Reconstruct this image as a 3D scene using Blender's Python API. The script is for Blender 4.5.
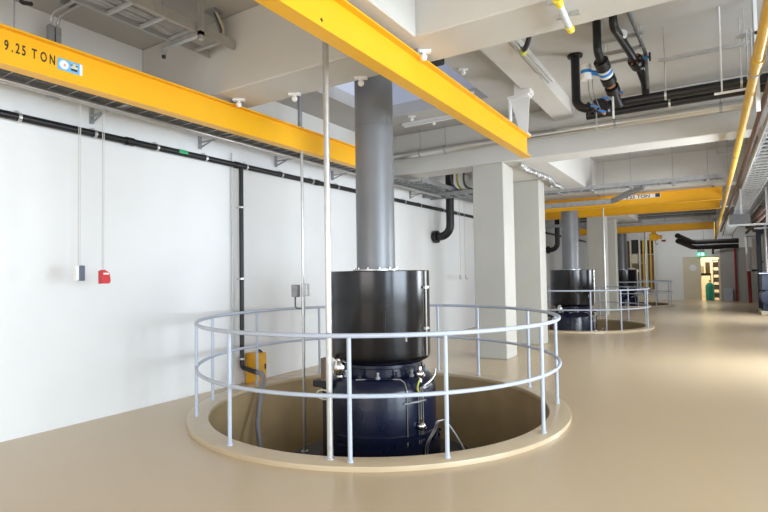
import bpy, math, random
from mathutils import Vector, Matrix
random.seed(7)
S = bpy.context.scene
for o in list(bpy.data.objects): bpy.data.objects.remove(o)
COL = S.collection
PI = math.pi

# ------------------------------------------------------------------ camera
YAW, PITCH, ROLL = 0.556782, 0.0346026, -0.0153236
cf = Vector((-math.sin(YAW)*math.cos(PITCH), math.cos(YAW)*math.cos(PITCH), math.sin(PITCH)))
cr = Vector((math.cos(YAW), math.sin(YAW), 0)); cu = cr.cross(cf)
r2 = cr*math.cos(ROLL)+cu*math.sin(ROLL); u2 = -cr*math.sin(ROLL)+cu*math.cos(ROLL)
cd = bpy.data.cameras.new('camera'); cam = bpy.data.objects.new('camera', cd); COL.objects.link(cam)
cam.matrix_world = Matrix(((r2.x,u2.x,-cf.x,0),(r2.y,u2.y,-cf.y,0),(r2.z,u2.z,-cf.z,1.657),(0,0,0,1)))
cd.sensor_width = 36; cd.lens = 525.16*36/768; cd.clip_start = .05; cd.clip_end = 200
S.camera = cam

# ------------------------------------------------------------------ world, daylight, exposure
S.view_settings.view_transform = 'Standard'; S.view_settings.look = 'None'
S.view_settings.gamma = 1; S.view_settings.use_curve_mapping = False
S.view_settings.exposure = 0.05
W = bpy.data.worlds.new('sky'); S.world = W; W.use_nodes = True
bg = W.node_tree.nodes['Background']; bg.inputs[0].default_value = (.60,.68,.92,1); bg.inputs[1].default_value = 1.1
def area(name, loc, direction, sx, sy, power, col):
    l = bpy.data.lights.new(name, 'AREA'); l.shape = 'RECTANGLE'; l.size = sx; l.size_y = sy
    l.energy = power; l.color = col
    o = bpy.data.objects.new(name, l); COL.objects.link(o); o.location = loc
    o.rotation_euler = Vector(direction).to_track_quat('-Z','Y').to_euler()
    return o
# unseen windows added for daylight, right and behind camera; sky lights the roof opening
XR = 2.05
XN, YN = 6.0, 8.4                               # unseen wider near hall, invented to set its windows farther away
area('unseen_window_light', (XN+.22,-2.4,1.75), (-1,0,0), 3.0, 3.0, 300, (.72,.86,1))
area('unseen_window_light', (XN+.22,3.2,1.75), (-1,0,0), 5.6, 3.0, 900, (.76,.88,1))
area('unseen_window_light', (XR+.22,10.9,1.75), (-1,0,0), 2.6, 1.9, 340, (.88,.94,1))
area('unseen_window_light', (XR+.22,15.6,1.75), (-1,0,0), 3.2, 1.9, 90, (.88,.94,1))
area('unseen_window_light', (XR+.22,21.0,1.75), (-1,0,0), 3.2, 1.9, 230, (.88,.94,1))  # far window added out of view to brighten the far hall
area('unseen_window_light', (-2.6,-5.25,1.75), (0,1,0), 6.0, 2.2, 200, (1,.95,.87))
area('added_batten_light', (-1.4,29.6,4.42), (0,.25,-1), 3.2, .10, 70, (.92,.96,1))  # unseen lamp added to brighten the end wall
area('room_lamp', (.1,34.6,3.0), (0,0,-1), 1.2, 1.2, 130, (1,.86,.62))

# ------------------------------------------------------------------ materials
def mat(name, col, rough=.5, metal=0, noise=0, scale=8, bump=0, coat=0, spec=.5, emit=0, stretch=None, rvar=0, bscale=None):
    m = bpy.data.materials.new(name); m.use_nodes = True
    nt = m.node_tree; b = nt.nodes['Principled BSDF']
    b.inputs['Base Color'].default_value = (*col,1); b.inputs['Roughness'].default_value = rough
    b.inputs['Metallic'].default_value = metal; b.inputs['Coat Weight'].default_value = coat
    b.inputs['Specular IOR Level'].default_value = spec
    if emit:
        b.inputs['Emission Color'].default_value = (*col,1); b.inputs['Emission Strength'].default_value = emit
    if noise or bump or rvar:
        tc = nt.nodes.new('ShaderNodeTexCoord'); mp = nt.nodes.new('ShaderNodeMapping')
        nt.links.new(tc.outputs['Object'], mp.inputs[0])
        if stretch: mp.inputs['Scale'].default_value = stretch
        n = nt.nodes.new('ShaderNodeTexNoise'); n.inputs['Scale'].default_value = scale; n.inputs['Detail'].default_value = 5
        nt.links.new(mp.outputs[0], n.inputs['Vector'])
        if noise:
            r = nt.nodes.new('ShaderNodeValToRGB')
            r.color_ramp.elements[0].position = .3; r.color_ramp.elements[1].position = .7
            r.color_ramp.elements[0].color = (*[max(0,c*(1-noise)) for c in col],1)
            r.color_ramp.elements[1].color = (*[min(1,c*(1+noise)) for c in col],1)
            nt.links.new(n.outputs['Fac'], r.inputs[0]); nt.links.new(r.outputs[0], b.inputs['Base Color'])
        if rvar:
            mr = nt.nodes.new('ShaderNodeMapRange'); mr.inputs[3].default_value = max(.02,rough-rvar); mr.inputs[4].default_value = rough+rvar
            nt.links.new(n.outputs['Fac'], mr.inputs[0]); nt.links.new(mr.outputs[0], b.inputs['Roughness'])
        if bump:
            n2 = nt.nodes.new('ShaderNodeTexNoise'); n2.inputs['Scale'].default_value = bscale or scale*4; n2.inputs['Detail'].default_value = 4
            nt.links.new(mp.outputs[0], n2.inputs['Vector'])
            bp = nt.nodes.new('ShaderNodeBump'); bp.inputs['Strength'].default_value = bump; bp.inputs['Distance'].default_value = .02
            nt.links.new(n2.outputs['Fac'], bp.inputs['Height']); nt.links.new(bp.outputs[0], b.inputs['Normal'])
    return m
M = dict(
 wall = mat('painted_wall', (.80,.80,.785), .55, noise=.02, scale=1.2, bump=.06, bscale=40),
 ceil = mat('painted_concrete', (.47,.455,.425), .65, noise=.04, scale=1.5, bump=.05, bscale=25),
 beam = mat('painted_beam', (.60,.58,.54), .6, noise=.025, scale=1.0, bump=.05, bscale=25),
 column = mat('painted_column', (.50,.485,.43), .5, noise=.02, scale=2, bump=.04, bscale=30),
 floor = mat('epoxy_floor', (.60,.465,.30), .27, noise=.02, scale=.35),
 curb = mat('epoxy_curb', (.57,.45,.29), .28, noise=.03, scale=3, coat=.1),
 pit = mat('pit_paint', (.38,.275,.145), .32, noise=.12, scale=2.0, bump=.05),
 endgrey = mat('grey_wall', (.36,.35,.33), .55, noise=.04, scale=2),
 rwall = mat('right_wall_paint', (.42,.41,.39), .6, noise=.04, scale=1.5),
 yellow = mat('yellow_paint', (.88,.45,.012), .38, noise=.03, scale=2.0, spec=.4),
 yellow_box = mat('yellow_box_paint', (.80,.40,.02), .4, noise=.06, scale=8),
 gas = mat('gas_pipe_yellow', (.70,.42,.05), .35, noise=.06, scale=6),
 black = mat('black_pipe', (.007,.007,.008), .42, noise=.1, scale=10),
 blackrub = mat('black_rubber', (.018,.018,.018), .6),
 cover = mat('motor_cover_black', (.0035,.0035,.005), .20, noise=.08, scale=3, spec=.5),
 navy = mat('navy_gloss', (.004,.0075,.027), .24, noise=.06, scale=4, coat=.1, spec=.42),
 navy2 = mat('navy_plate', (.010,.012,.020), .4, noise=.2, scale=6),
 duct = mat('duct_grey', (.205,.21,.22), .40, noise=.12, scale=1.6, metal=.25),
 rail = mat('railing_paint', (.50,.55,.64), .38, noise=.02, scale=5),
 galv = mat('galvanized', (.60,.60,.59), .34, metal=.75, noise=.08, scale=14),
 galvd = mat('galvanized_dull', (.36,.365,.37), .5, metal=.35, noise=.12, scale=14),
 tray = mat('tray_steel', (.50,.50,.49), .42, metal=.5, noise=.08, scale=10),
 alu = mat('bright_tube', (.60,.59,.56), .28, metal=.85),
 chrome = mat('chrome', (.85,.85,.86), .12, metal=1),
 dplate = mat('dark_steel', (.09,.09,.09), .5, metal=.2, noise=.1, scale=8),
 tubelit = mat('added_lit_tube', (.95,.98,1), .4, emit=6),
 cable = mat('cable_grey', (.13,.13,.13), .6, noise=.3, scale=30),
 cablew = mat('cable_white', (.60,.60,.57), .5),
 hose = mat('flex_hose', (.24,.24,.27), .5, noise=.06, scale=20),
 white = mat('white_plastic', (.85,.85,.84), .35),
 red = mat('red_plastic', (.62,.03,.03), .4),
 redpipe = mat('red_pipe', (.30,.015,.03), .4),
 dgrey = mat('dark_grey_plastic', (.10,.12,.16), .45),
 blue = mat('blue_band', (.03,.22,.62), .4),
 cyan = mat('sticker_blue', (.16,.48,.80), .45),
 ink = mat('black_ink', (.015,.012,.01), .6),
 orange = mat('sticker_orange', (.80,.35,.20), .5),
 brass = mat('brass_flange', (.45,.20,.10), .4, metal=.4),
 brown = mat('brown_pipe_paint', (.16,.09,.07), .5, noise=.15, scale=9),
 brownp = mat('brown_panel', (.17,.115,.075), .55, noise=.2, scale=3),
 cream = mat('cream_paint', (.68,.62,.46), .5, noise=.03, scale=4),
 teal = mat('teal_paint', (.02,.30,.24), .4),
 green = mat('exit_green', (.02,.62,.34), .4, emit=1.6),
 exitw = mat('exit_white', (.9,1,.95), .4, emit=1.6),
 grn = mat('green_tag', (.04,.45,.16), .5),
 dblue = mat('dark_blue_steel', (.03,.045,.085), .4, noise=.1, scale=5),
 lblue = mat('pale_blue_panel', (.40,.44,.52), .5),
 foil = mat('foil', (.50,.50,.49), .30, metal=.7, bump=.6, bscale=60),
 yellowcap = mat('yellow_cap', (.85,.66,.03), .4),
 tubew = mat('lamp_tube_clear', (.62,.66,.70), .25),
 earth = mat('earth_wire', (.65,.62,.10), .5),
 shaft = mat('shaft_paint', (.62,.64,.70), .6),
)

# ------------------------------------------------------------------ mesh helpers
WO = {}
def wo(o): return WO.get(o.name, Vector((0,0,0))) if o else Vector((0,0,0))
class MB:
    def __init__(s): s.v=[]; s.f=[]
    def add(s, vs, fs):
        b=len(s.v); s.v += [Vector(v) for v in vs]; s.f += [tuple(b+i for i in f) for f in fs]; return s
    def box(s, x0,x1,y0,y1,z0,z1, c=0):
        if c<=0:
            return s.add([(x0,y0,z0),(x1,y0,z0),(x1,y1,z0),(x0,y1,z0),(x0,y0,z1),(x1,y0,z1),(x1,y1,z1),(x0,y1,z1)],
              [(3,2,1,0),(4,5,6,7),(0,1,5,4),(1,2,6,5),(2,3,7,6),(3,0,4,7)])
        # chamfered box: three rings of a chamfer along z plus corner cut in plan
        vs=[]; fs=[]
        def ring(z,i):
            a=c
            pts=[(x0+a,y0+i),(x1-a,y0+i),(x1-i,y0+a),(x1-i,y1-a),(x1-a,y1-i),(x0+a,y1-i),(x0+i,y1-a),(x0+i,y0+a)]
            return [(p[0],p[1],z) for p in pts]
        vs = ring(z0,c)+ring(z0+c,0)+ring(z1-c,0)+ring(z1,c)
        for k in range(3):
            for i in range(8): fs.append((k*8+i,k*8+(i+1)%8,(k+1)*8+(i+1)%8,(k+1)*8+i))
        fs.append(tuple(range(7,-1,-1))); fs.append(tuple(range(24,32)))
        return s.add(vs,fs)
    def obox(s, p, q, w, h, up=(0,0,1)):      # bar from p to q, width w (sideways), height h (along up)
        p,q=Vector(p),Vector(q); d=(q-p).normalized(); up=Vector(up)
        if abs(d.dot(up))>.98: up=Vector((1,0,0))
        sd=d.cross(up).normalized(); u=sd.cross(d).normalized()
        vs=[]
        for e in (p,q):
            for a,b in ((-1,-1),(1,-1),(1,1),(-1,1)): vs.append(e+sd*a*w/2+u*b*h/2)
        return s.add(vs,[(3,2,1,0),(4,5,6,7),(0,1,5,4),(1,2,6,5),(2,3,7,6),(3,0,4,7)])
    def tube(s, pts, r, seg=16, caps=True, closed=False):
        pts=[Vector(p) for p in pts]; n=len(pts); rs = r if isinstance(r,(list,tuple)) else [r]*n
        def tan(i):
            if closed: return (pts[(i+1)%n]-pts[i-1]).normalized()
            a=pts[max(i-1,0)]; b=pts[min(i+1,n-1)]; return (b-a).normalized()
        t=tan(0); ref=Vector((0,0,1)) if abs(t.z)<.9 else Vector((1,0,0))
        nrm=t.cross(ref).normalized(); vs=[]; fs=[]
        for i in range(n):
            t=tan(i); nrm=(nrm-t*nrm.dot(t)).normalized(); b=t.cross(nrm)
            for k in range(seg):
                a=2*PI*k/seg; vs.append(pts[i]+(nrm*math.cos(a)+b*math.sin(a))*rs[i])
        for i in range(n if closed else n-1):
            j=(i+1)%n
            for k in range(seg):
                k2=(k+1)%seg; fs.append((i*seg+k,i*seg+k2,j*seg+k2,j*seg+k))
        if caps and not closed:
            fs.append(tuple(range(seg-1,-1,-1))); fs.append(tuple((n-1)*seg+k for k in range(seg)))
        return s.add(vs,fs)
    def cyl(s, p, q, r, seg=20): return s.tube([p,q], r, seg)
    def lathe(s, prof, c=(0,0,0), seg=64, closed=False, caps=True):
        vs=[];fs=[];n=len(prof)
        for r,z in prof:
            for k in range(seg):
                a=2*PI*k/seg; vs.append((c[0]+r*math.cos(a),c[1]+r*math.sin(a),c[2]+z))
        for i in range(n if closed else n-1):
            j=(i+1)%n
            for k in range(seg):
                k2=(k+1)%seg; fs.append((i*seg+k,i*seg+k2,j*seg+k2,j*seg+k))
        if not closed and caps:
            fs.append(tuple(range(seg-1,-1,-1))); fs.append(tuple((n-1)*seg+k for k in range(seg)))
        return s.add(vs,fs)
    def prism(s, poly, p, ex, ey, d):         # polygon in plane (ex, ey) at p extruded by vector d
        p,ex,ey,d=Vector(p),Vector(ex),Vector(ey),Vector(d); n=len(poly)
        vs=[p+ex*a+ey*b for a,b in poly]; vs+= [v+d for v in vs]
        fs=[tuple(range(n-1,-1,-1)),tuple(range(n,2*n))]+[(i,(i+1)%n,n+(i+1)%n,n+i) for i in range(n)]
        return s.add(vs,fs)
    def sphere(s, c, r, seg=16, rings=10, sz=1):
        prof=[(r*math.sin(PI*i/rings), -r*sz*math.cos(PI*i/rings)) for i in range(1,rings)]
        return s.lathe(prof, c, seg)
    def build(s, name, m, parent=None, loc=None, smooth=True, flip=True):
        base = wo(parent) if parent else Vector(loc or (0,0,0))
        me=bpy.data.meshes.new(name); me.from_pydata([v-base for v in s.v],[],s.f)
        import bmesh
        bm=bmesh.new(); bm.from_mesh(me); bmesh.ops.recalc_face_normals(bm, faces=bm.faces[:]); bm.to_mesh(me); bm.free()
        me.materials.append(m if not isinstance(m,str) else M[m])
        if smooth:
            for p in me.polygons: p.use_smooth=True
            me.set_sharp_from_angle(angle=math.radians(35))
        o=bpy.data.objects.new(name,me); COL.objects.link(o)
        if parent: o.parent=parent; WO[o.name]=base
        else: o.location=base; WO[o.name]=base
        return o
def bend(pts, R, n=7, lim=.49):                         # round the corners of a polyline
    pts=[Vector(p) for p in pts]; out=[pts[0]]
    for i in range(1,len(pts)-1):
        a,b,c=pts[i-1],pts[i],pts[i+1]; u=(a-b).normalized(); w=(c-b).normalized()
        ang=u.angle(w)
        if ang>3.05: out.append(b); continue
        d=min(R/math.tan(ang/2),(a-b).length*lim,(c-b).length*lim); rr=d*math.tan(ang/2)
        cen=b+(u+w).normalized()*(rr/math.sin(ang/2))
        s0=(b+u*d)-cen; s1=(b+w*d)-cen; ax=s0.cross(s1).normalized(); tot=s0.angle(s1)
        for k in range(n+1): out.append(cen+Matrix.Rotation(tot*k/n,3,ax)@s0)
    out.append(pts[-1]); return out
def smoothpts(pts, n=8):                       # Catmull-Rom
    P=[Vector(p) for p in pts]; P=[P[0]*2-P[1]]+P+[P[-1]*2-P[-2]]; out=[]
    for i in range(1,len(P)-2):
        for k in range(n):
            t=k/n; a,b,c,d=P[i-1:i+3]
            out.append(.5*((2*b)+(c-a)*t+(2*a-5*b+4*c-d)*t*t+(3*b-a-3*c+d)*t**3))
    out.append(P[-2]); return out
def tag(o, label, cat, group=None):
    o['label']=label; o['category']=cat
    if group: o['group']=group
    return o
def rungs(m, parent, boxes):
    first=None
    for bx in boxes:
        c_=Vector(((bx[0]+bx[1])/2,(bx[2]+bx[3])/2,(bx[4]+bx[5])/2))
        if first is None:
            me=MB().box(*bx).build('rung',m,parent,smooth=False); first=(me,c_)
        else:
            o=first[0].copy(); COL.objects.link(o); o.parent=parent; o.location=c_-first[1]
def frange(a,b,st):
    out=[]
    while a<b: out.append(a); a+=st
    return out
def thing(name, label, cat, loc, group=None):
    o=bpy.data.objects.new(name,None); COL.objects.link(o); o.location=loc; o.empty_display_size=.1
    WO[o.name]=Vector(loc); return tag(o,label,cat,group)
def struct(o): o['kind']='structure'; return o
def kids(o): return [c for c in list(bpy.data.objects) if c.parent==o]
def dup(root, loc, label, group=None):
    r=root.copy(); COL.objects.link(r); r.location=loc; r['label']=label; WO[r.name]=Vector(loc)
    if group: r['group']=group
    for ch in kids(root):
        c=ch.copy(); COL.objects.link(c); c.parent=r
        for g in kids(ch):
            d=g.copy(); COL.objects.link(d); d.parent=c
    return r
def text(name, body, m, size, mw, parent, spacing=1.0, ext=.001, word=1.0, bold=0.0):
    cu_=bpy.data.curves.new(name,'FONT'); cu_.body=body; cu_.size=size; cu_.extrude=ext; cu_.space_character=spacing
    cu_.space_word=word; cu_.offset=bold
    t=bpy.data.objects.new(name,cu_); COL.objects.link(t)
    dg=bpy.context.evaluated_depsgraph_get(); me=bpy.data.meshes.new_from_object(t.evaluated_get(dg))
    bpy.data.objects.remove(t)
    b=wo(parent); me.transform(Matrix.Translation(-b)@mw); me.materials.clear(); me.materials.append(M[m])
    o=bpy.data.objects.new(name,me); COL.objects.link(o); o.parent=parent; return o
def frame_m(o, ex, ey):
    ex,ey=Vector(ex),Vector(ey); ez=ex.cross(ey)
    return Matrix(((ex.x,ey.x,ez.x,o[0]),(ex.y,ey.y,ez.y,o[1]),(ex.z,ey.z,ez.z,o[2]),(0,0,0,1)))

# ================================================================== THE SETTING
XL, YB, YE, ZS = -6.22, -5.0, 32.6, 4.63
PX = -3.65
PXS = [-3.65,-3.74,-3.79]
PITS = [5.70, 16.90, 28.10]
RC, RI, RO = 2.204, 2.07, 2.31
# floor with three round holes
fb=MB(); hs=2.36
def quad(x0,x1,y0,y1): fb.add([(x0,y0,0),(x1,y0,0),(x1,y1,0),(x0,y1,0)],[(0,1,2,3)])
ys=[YB]+[v for p in PITS for v in (p-hs,p+hs)]+[YE+3.6]
for i in range(0,len(ys),2): quad(XL,XR,ys[i],ys[i+1])
for p,PX_ in zip(PITS,PXS):
    quad(XL,PX_-hs,p-hs,p+hs); quad(PX_+hs,XR,p-hs,p+hs)
    N=64; vs=[]; fs=[]
    for k in range(N):
        a=2*PI*k/N; c,s_=math.cos(a),math.sin(a); m_=hs/max(abs(c),abs(s_))
        vs += [(PX_+2.2*c,p+2.2*s_,0),(PX_+m_*c,p+m_*s_,0)]
    for k in range(N):
        j=(k+1)%N; fs.append((2*k,2*k+1,2*j+1,2*j))
    fb.add(vs,fs)
quad(XR,XN,YB,YN)
struct(fb.build('floor','floor',smooth=False))
for i,p in enumerate(PITS):
    c=(PXS[i],p,0)
    struct(MB().lathe([(RI,-.01),(RI,.037),(RI+.008,.045),(RO-.010,.045),(RO-.002,.042),(RO,.034),(RO,-.01)],c,96,closed=True).build('pit_curb','curb'))
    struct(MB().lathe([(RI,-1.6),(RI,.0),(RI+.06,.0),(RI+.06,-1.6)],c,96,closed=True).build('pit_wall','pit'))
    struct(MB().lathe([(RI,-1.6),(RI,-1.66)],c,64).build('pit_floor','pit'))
# ceiling slab with roof opening over the first pump
ox0,ox1,oy0,oy1=-5.32,-3.12,4.67,8.45
cb=MB(); zt=4.85
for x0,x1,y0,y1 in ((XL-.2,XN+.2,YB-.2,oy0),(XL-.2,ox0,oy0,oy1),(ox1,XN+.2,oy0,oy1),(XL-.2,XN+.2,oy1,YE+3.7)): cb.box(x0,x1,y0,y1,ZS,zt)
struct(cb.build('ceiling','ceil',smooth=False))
sh=MB(); t=.12
for x0,x1,y0,y1 in ((ox0-t,ox0,oy0-t,oy1+t),(ox1,ox1+t,oy0-t,oy1+t),(ox0,ox1,oy0-t,oy0),(ox0,ox1,oy1,oy1+t)): sh.box(x0,x1,y0,y1,zt,5.9)
struct(sh.build('roof_shaft','shaft',smooth=False))
# walls
struct(MB().box(XL-.2,XL,YB-.2,YE+.2,0,ZS).build('wall_left','wall',smooth=False))
def wall_with_holes(name,m,axis,pos,th,a0,a1,holes,z0=0,z1=ZS):
    b=MB(); cur=a0
    def bx(u0,u1,w0,w1):
        if axis=='x': b.box(pos,pos+th,u0,u1,w0,w1)
        else: b.box(u0,u1,pos,pos+th,w0,w1)
    for h0,h1,w0,w1 in sorted(holes):
        bx(cur,h0,z0,z1)
        if w0>z0: bx(h0,h1,z0,w0)
        bx(h0,h1,w1,z1); cur=h1
    bx(cur,a1,z0,z1); return struct(b.build(name,m,smooth=False))
RW=[(9.6,12.2,.8,2.7),(14.0,17.2,.8,2.7),(19.4,22.6,.8,2.7)]
RN=[(-3.9,-.9,.25,3.25),(.4,6.0,.25,3.25)]
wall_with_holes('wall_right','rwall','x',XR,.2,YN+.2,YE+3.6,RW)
wall_with_holes('wall_right_near','wall','x',XN,.2,YB-.2,YN+.2,RN)  # unseen near wall, set back for more even daylight
struct(MB().box(XR,XN,YN,YN+.2,0,ZS).build('wall_right_return','wall',smooth=False))
wall_with_holes('wall_back','wall','y',YB-.2,.2,XL,XN,[(-5.6,.4,.65,2.85)])
wall_with_holes('wall_end','wall','y',YE,.2,XL,XR,[(-1.28,.36,0,2.33)])
k=0  # frames of the unseen windows added for the daylight
for XW_,a0,a1,z0,z1 in [(XN,*r) for r in RN]+[(XR,*r) for r in RW]:
    k+=1; f=MB()
    for u0,u1,w0,w1 in ((a0,a1,z0,z0+.06),(a0,a1,z1-.06,z1),(a0,a0+.06,z0+.06,z1-.06),(a1-.06,a1,z0+.06,z1-.06),((a0+a1)/2-.03,(a0+a1)/2+.03,z0+.06,z1-.06)):
        f.box(XW_+.06,XW_+.12,u0,u1,w0,w1)
    struct(f.build('unseen_window_%d'%k,'white',smooth=False))
f=MB()
for u0,u1,w0,w1 in ((-5.6,.4,.65,.71),(-5.6,.4,2.79,2.85),(-5.6,-5.54,.71,2.79),(.34,.4,.71,2.79),(-3.63,-3.57,.71,2.79),(-1.63,-1.57,.71,2.79)): f.box(u0,u1,YB-.12,YB-.06,w0,w1)
struct(f.build('unseen_window_6','white',smooth=False))
# darker panels of the far end corner
struct(MB().box(.40,XR,YE-.05,YE,0,2.75).build('trim_1','endgrey',smooth=False))
# transverse beams
ZB=3.77
for i,y in enumerate((4.09,9.69,15.29,20.89,26.49)):
    struct(MB().box(XL,XN if y<YN else XR,y,y+.58,ZB,ZS,.012 if i<2 else 0).build('ceiling_beam','beam',smooth=False))
struct(MB().box(-2.62,-2.17,YB,4.09,ZB,ZS,.012).build('ceiling_beam','beam',smooth=False))
struct(MB().box(-2.32,-1.97,4.67,9.69,4.39,ZS).build('ceiling_beam','beam',smooth=False))
for y0,y1 in ((10.27,15.29),(21.47,26.49)):
    struct(MB().box(-3.98,-2.62,y0,y1,ZB,ZS).build('ceiling_beam','beam',smooth=False))
# columns
for y in (9.69,20.89): struct(MB().box(-3.95,-3.32,y,y+.6,0,ZB,.015).build('column','column',smooth=False))
for y in (12.0,23.2): struct(MB().box(-3.93,-3.28,y,y+.46,0,ZB,.015).build('column','column',smooth=False))

# ------------------------------------------------------------------ far door and the room behind it
d=struct(MB().box(-1.24,-.47,YE+.01,YE+.06,.01,2.28,.004).build('door_1','cream',smooth=False))
MB().tube(bend([(-.55,YE+.01,1.05),(-.55,YE-.05,1.05),(-.67,YE-.05,1.05)],.02),.011,8).build('door_handle','galv',d)
sg=MB(); sg.tube([(-.83,YE+.011,1.74),(-.83,YE-.002,1.74)],.17,32); sg.build('door_sign','white',d)
fr=MB(); fr.box(-1.30,-1.24,YE-.02,YE+.2,0,2.34); fr.box(.34,.40,YE-.02,YE+.2,0,2.34); fr.box(-1.24,.34,YE-.02,YE+.2,2.28,2.34)
struct(fr.build('trim_2','cream',smooth=False))
struct(MB().box(-1.6,XR,YE+3.4,YE+3.6,0,3.4).build('wall_store','cream',smooth=False))
struct(MB().box(-1.8,-1.6,YE+.2,YE+3.6,0,3.4).build('wall_store_side','cream',smooth=False))
g=thing('gas_bottle','teal gas bottle standing inside the open far doorway','gas bottle',(-.10,YE+.45,0))
MB().lathe([(.001,0),(.19,0),(.20,.03),(.20,.72),(.185,.80),(.11,.90),(.05,.94),(.001,.94)],(-.10,YE+.45,0),28).build('bottle_body','teal',g)
MB().lathe([(.03,.96),(.03,1.04),(.055,1.05),(.055,1.08),(.001,1.08)],(-.10,YE+.45,0),16).build('valve','brass',g)
sr=thing('storage_rack','tall narrow storage rack with dark goods inside the far doorway','rack',(.22,YE+1.0,0))
for px,py in ((.08,YE+.75),(.34,YE+.75),(.08,YE+1.4),(.34,YE+1.4)): MB().box(px-.02,px+.02,py-.02,py+.02,0,2.2).build('post','galvd',sr)
for z in (.12,.55,.95,1.35,1.75,2.1):
    sf=MB().box(.06,.36,YE+.73,YE+1.42,z,z+.03).build('shelf','galvd',sr)
for z in (.15,.58,.98,1.38,1.78):
    for q in range(3):
        y=YE+.85+q*.2; MB().box(.10,.32,y-.06,y+.06,z,z+.16+.12*random.random()).build('carton',['brownp','blackrub','lblue'][q],sr)
cb_=thing('wall_shelf','dark wall shelf with brown box in the room behind the far door','shelf',(-.28,YE+2.0,1.3))
MB().box(-.62,-.02,YE+1.7,YE+2.2,1.30,1.44).build('board','blackrub',cb_)
MB().box(-.28,-.06,YE+1.8,YE+2.1,1.44,2.05).build('box','brownp',cb_)
MB().box(-.60,-.34,YE+1.8,YE+2.1,1.44,1.85).build('box','cream',cb_)
for px in (-.6,-.04): MB().box(px-.02,px+.02,YE+1.95,YE+2.0,0,1.30).build('leg','blackrub',cb_)
ex=thing('exit_sign','small green lit exit sign hanging above the far door','sign',(-.44,YE-.12,2.36))
MB().box(-.60,-.28,YE-.16,YE-.12,2.36,2.55).build('sign_panel','green',ex)
rn=MB(); y=YE-.162
rn.prism([(.03,.03),(.05,.03),(.08,.08),(.11,.03),(.13,.03),(.10,.10),(.10,.13),(.07,.13),(.04,.10)],(-.60,y,2.37),(1,0,0),(0,0,1),(0,-.003,0))
rn.prism([(.18,.02),(.28,.02),(.28,.15),(.18,.15)],(-.60,y,2.37),(1,0,0),(0,0,1),(0,-.003,0))
rn.build('running_man_symbol','exitw',ex,smooth=False)
MB().box(-.60,-.28,YE-.18,YE,2.56,2.72).build('lamp_housing','galvd',ex)

# ================================================================== FIRST PUMP UNIT
CX,CY=-3.628,5.718
DX,DY=-3.668,5.693
AL=math.atan2(-CY,-CX)                         # bearing of the viewer is only used to face details to the aisle
def pol(a,r,z): return (CX+r*math.cos(a),CY+r*math.sin(a),z)
def at_off(off,r,z):                           # point on the drum at sideways offset off from the aisle-facing line
    return pol(math.radians(-57.5)+math.asin(max(-1,min(1,off/r))),r,z)
mo=thing('pump_motor','nearest black and navy vertical pump motor in the large front pit','motor',(CX,CY,-1.6),'vertical pump motors')
c=(CX,CY,0)
MB().lathe([(.001,-1.6),(1.1,-1.6),(1.1,-.86),(1.33,-.85),(1.33,-.77),(1.31,-.75),(.001,-.75)],c,72).build('base_plate','navy2',mo)
MB().lathe([(.88,-.75),(.88,-.70),(.74,-.60),(.74,-.34),(.705,-.33),(.705,-.29),(.72,-.285),(.72,-.235),(.695,-.225),(.69,-.20),(.69,.27),(.682,.30),(.655,.36),(.615,.405),(.58,.425),(.001,.425)],c,96).build('motor_drum','navy',mo)
MB().lathe([(.50,.425),(.50,.52),(.53,.535),(.53,.57),(.49,.58),(.49,.66),(.001,.66)],c,72).build('neck','navy',mo)
cv=MB().lathe([(.001,.60),(.597,.60),(.624,.625),(.635,.66),(.635,1.69),(.627,1.70),(.58,1.70),(.57,1.68),(.001,1.68)],c,96).build('motor_cover','cover',mo)
sm=MB(); sm.tube([at_off(.562,.651,.66),at_off(.562,.651,1.69)],.010,8); sm.build('seam_rod','alu',cv)
for z in (1.49,.99):
    cl=MB(); p=Vector(at_off(.562,.653,z)); t_=Vector((p.y-CY,-(p.x-CX),0)).normalized()
    cl.obox(p-t_*.05,p+t_*.05,.03,.03); cl.build('seam_clamp','galv',cv)
sl=MB(); sl.obox(at_off(.045,.637,.93),at_off(.045,.637,1.22),.02,.03); sl.obox(at_off(.045,.652,1.21),at_off(.085,.652,1.21),.03,.02); sl.build('cover_handle','blackrub',cv)
ll=MB(); ll.obox(at_off(.30,.638,.86),at_off(.30,.638,.96),.022,.012); ll.build('cover_latch','alu',cv)
for kk in range(16):                           # lifting eyes and bolts round the shoulder
    a=2*PI*kk/16+.1; b=MB(); p=pol(a,.56,.425)
    b.cyl(p,(p[0],p[1],.450),.028,8); b.cyl((p[0],p[1],.450),(p[0],p[1],.485),.014,8); b.sphere((p[0],p[1],.488),.018,10,6)
    b.build('bolt','galvd' if kk%2 else 'navy',mo)
for kk in range(24):
    a=2*PI*kk/24; b=MB(); p=pol(a,.735,-.34); b.cyl(p,(p[0],p[1],-.30),.016,6); b.build('flange_bolt','navy',mo)
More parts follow.
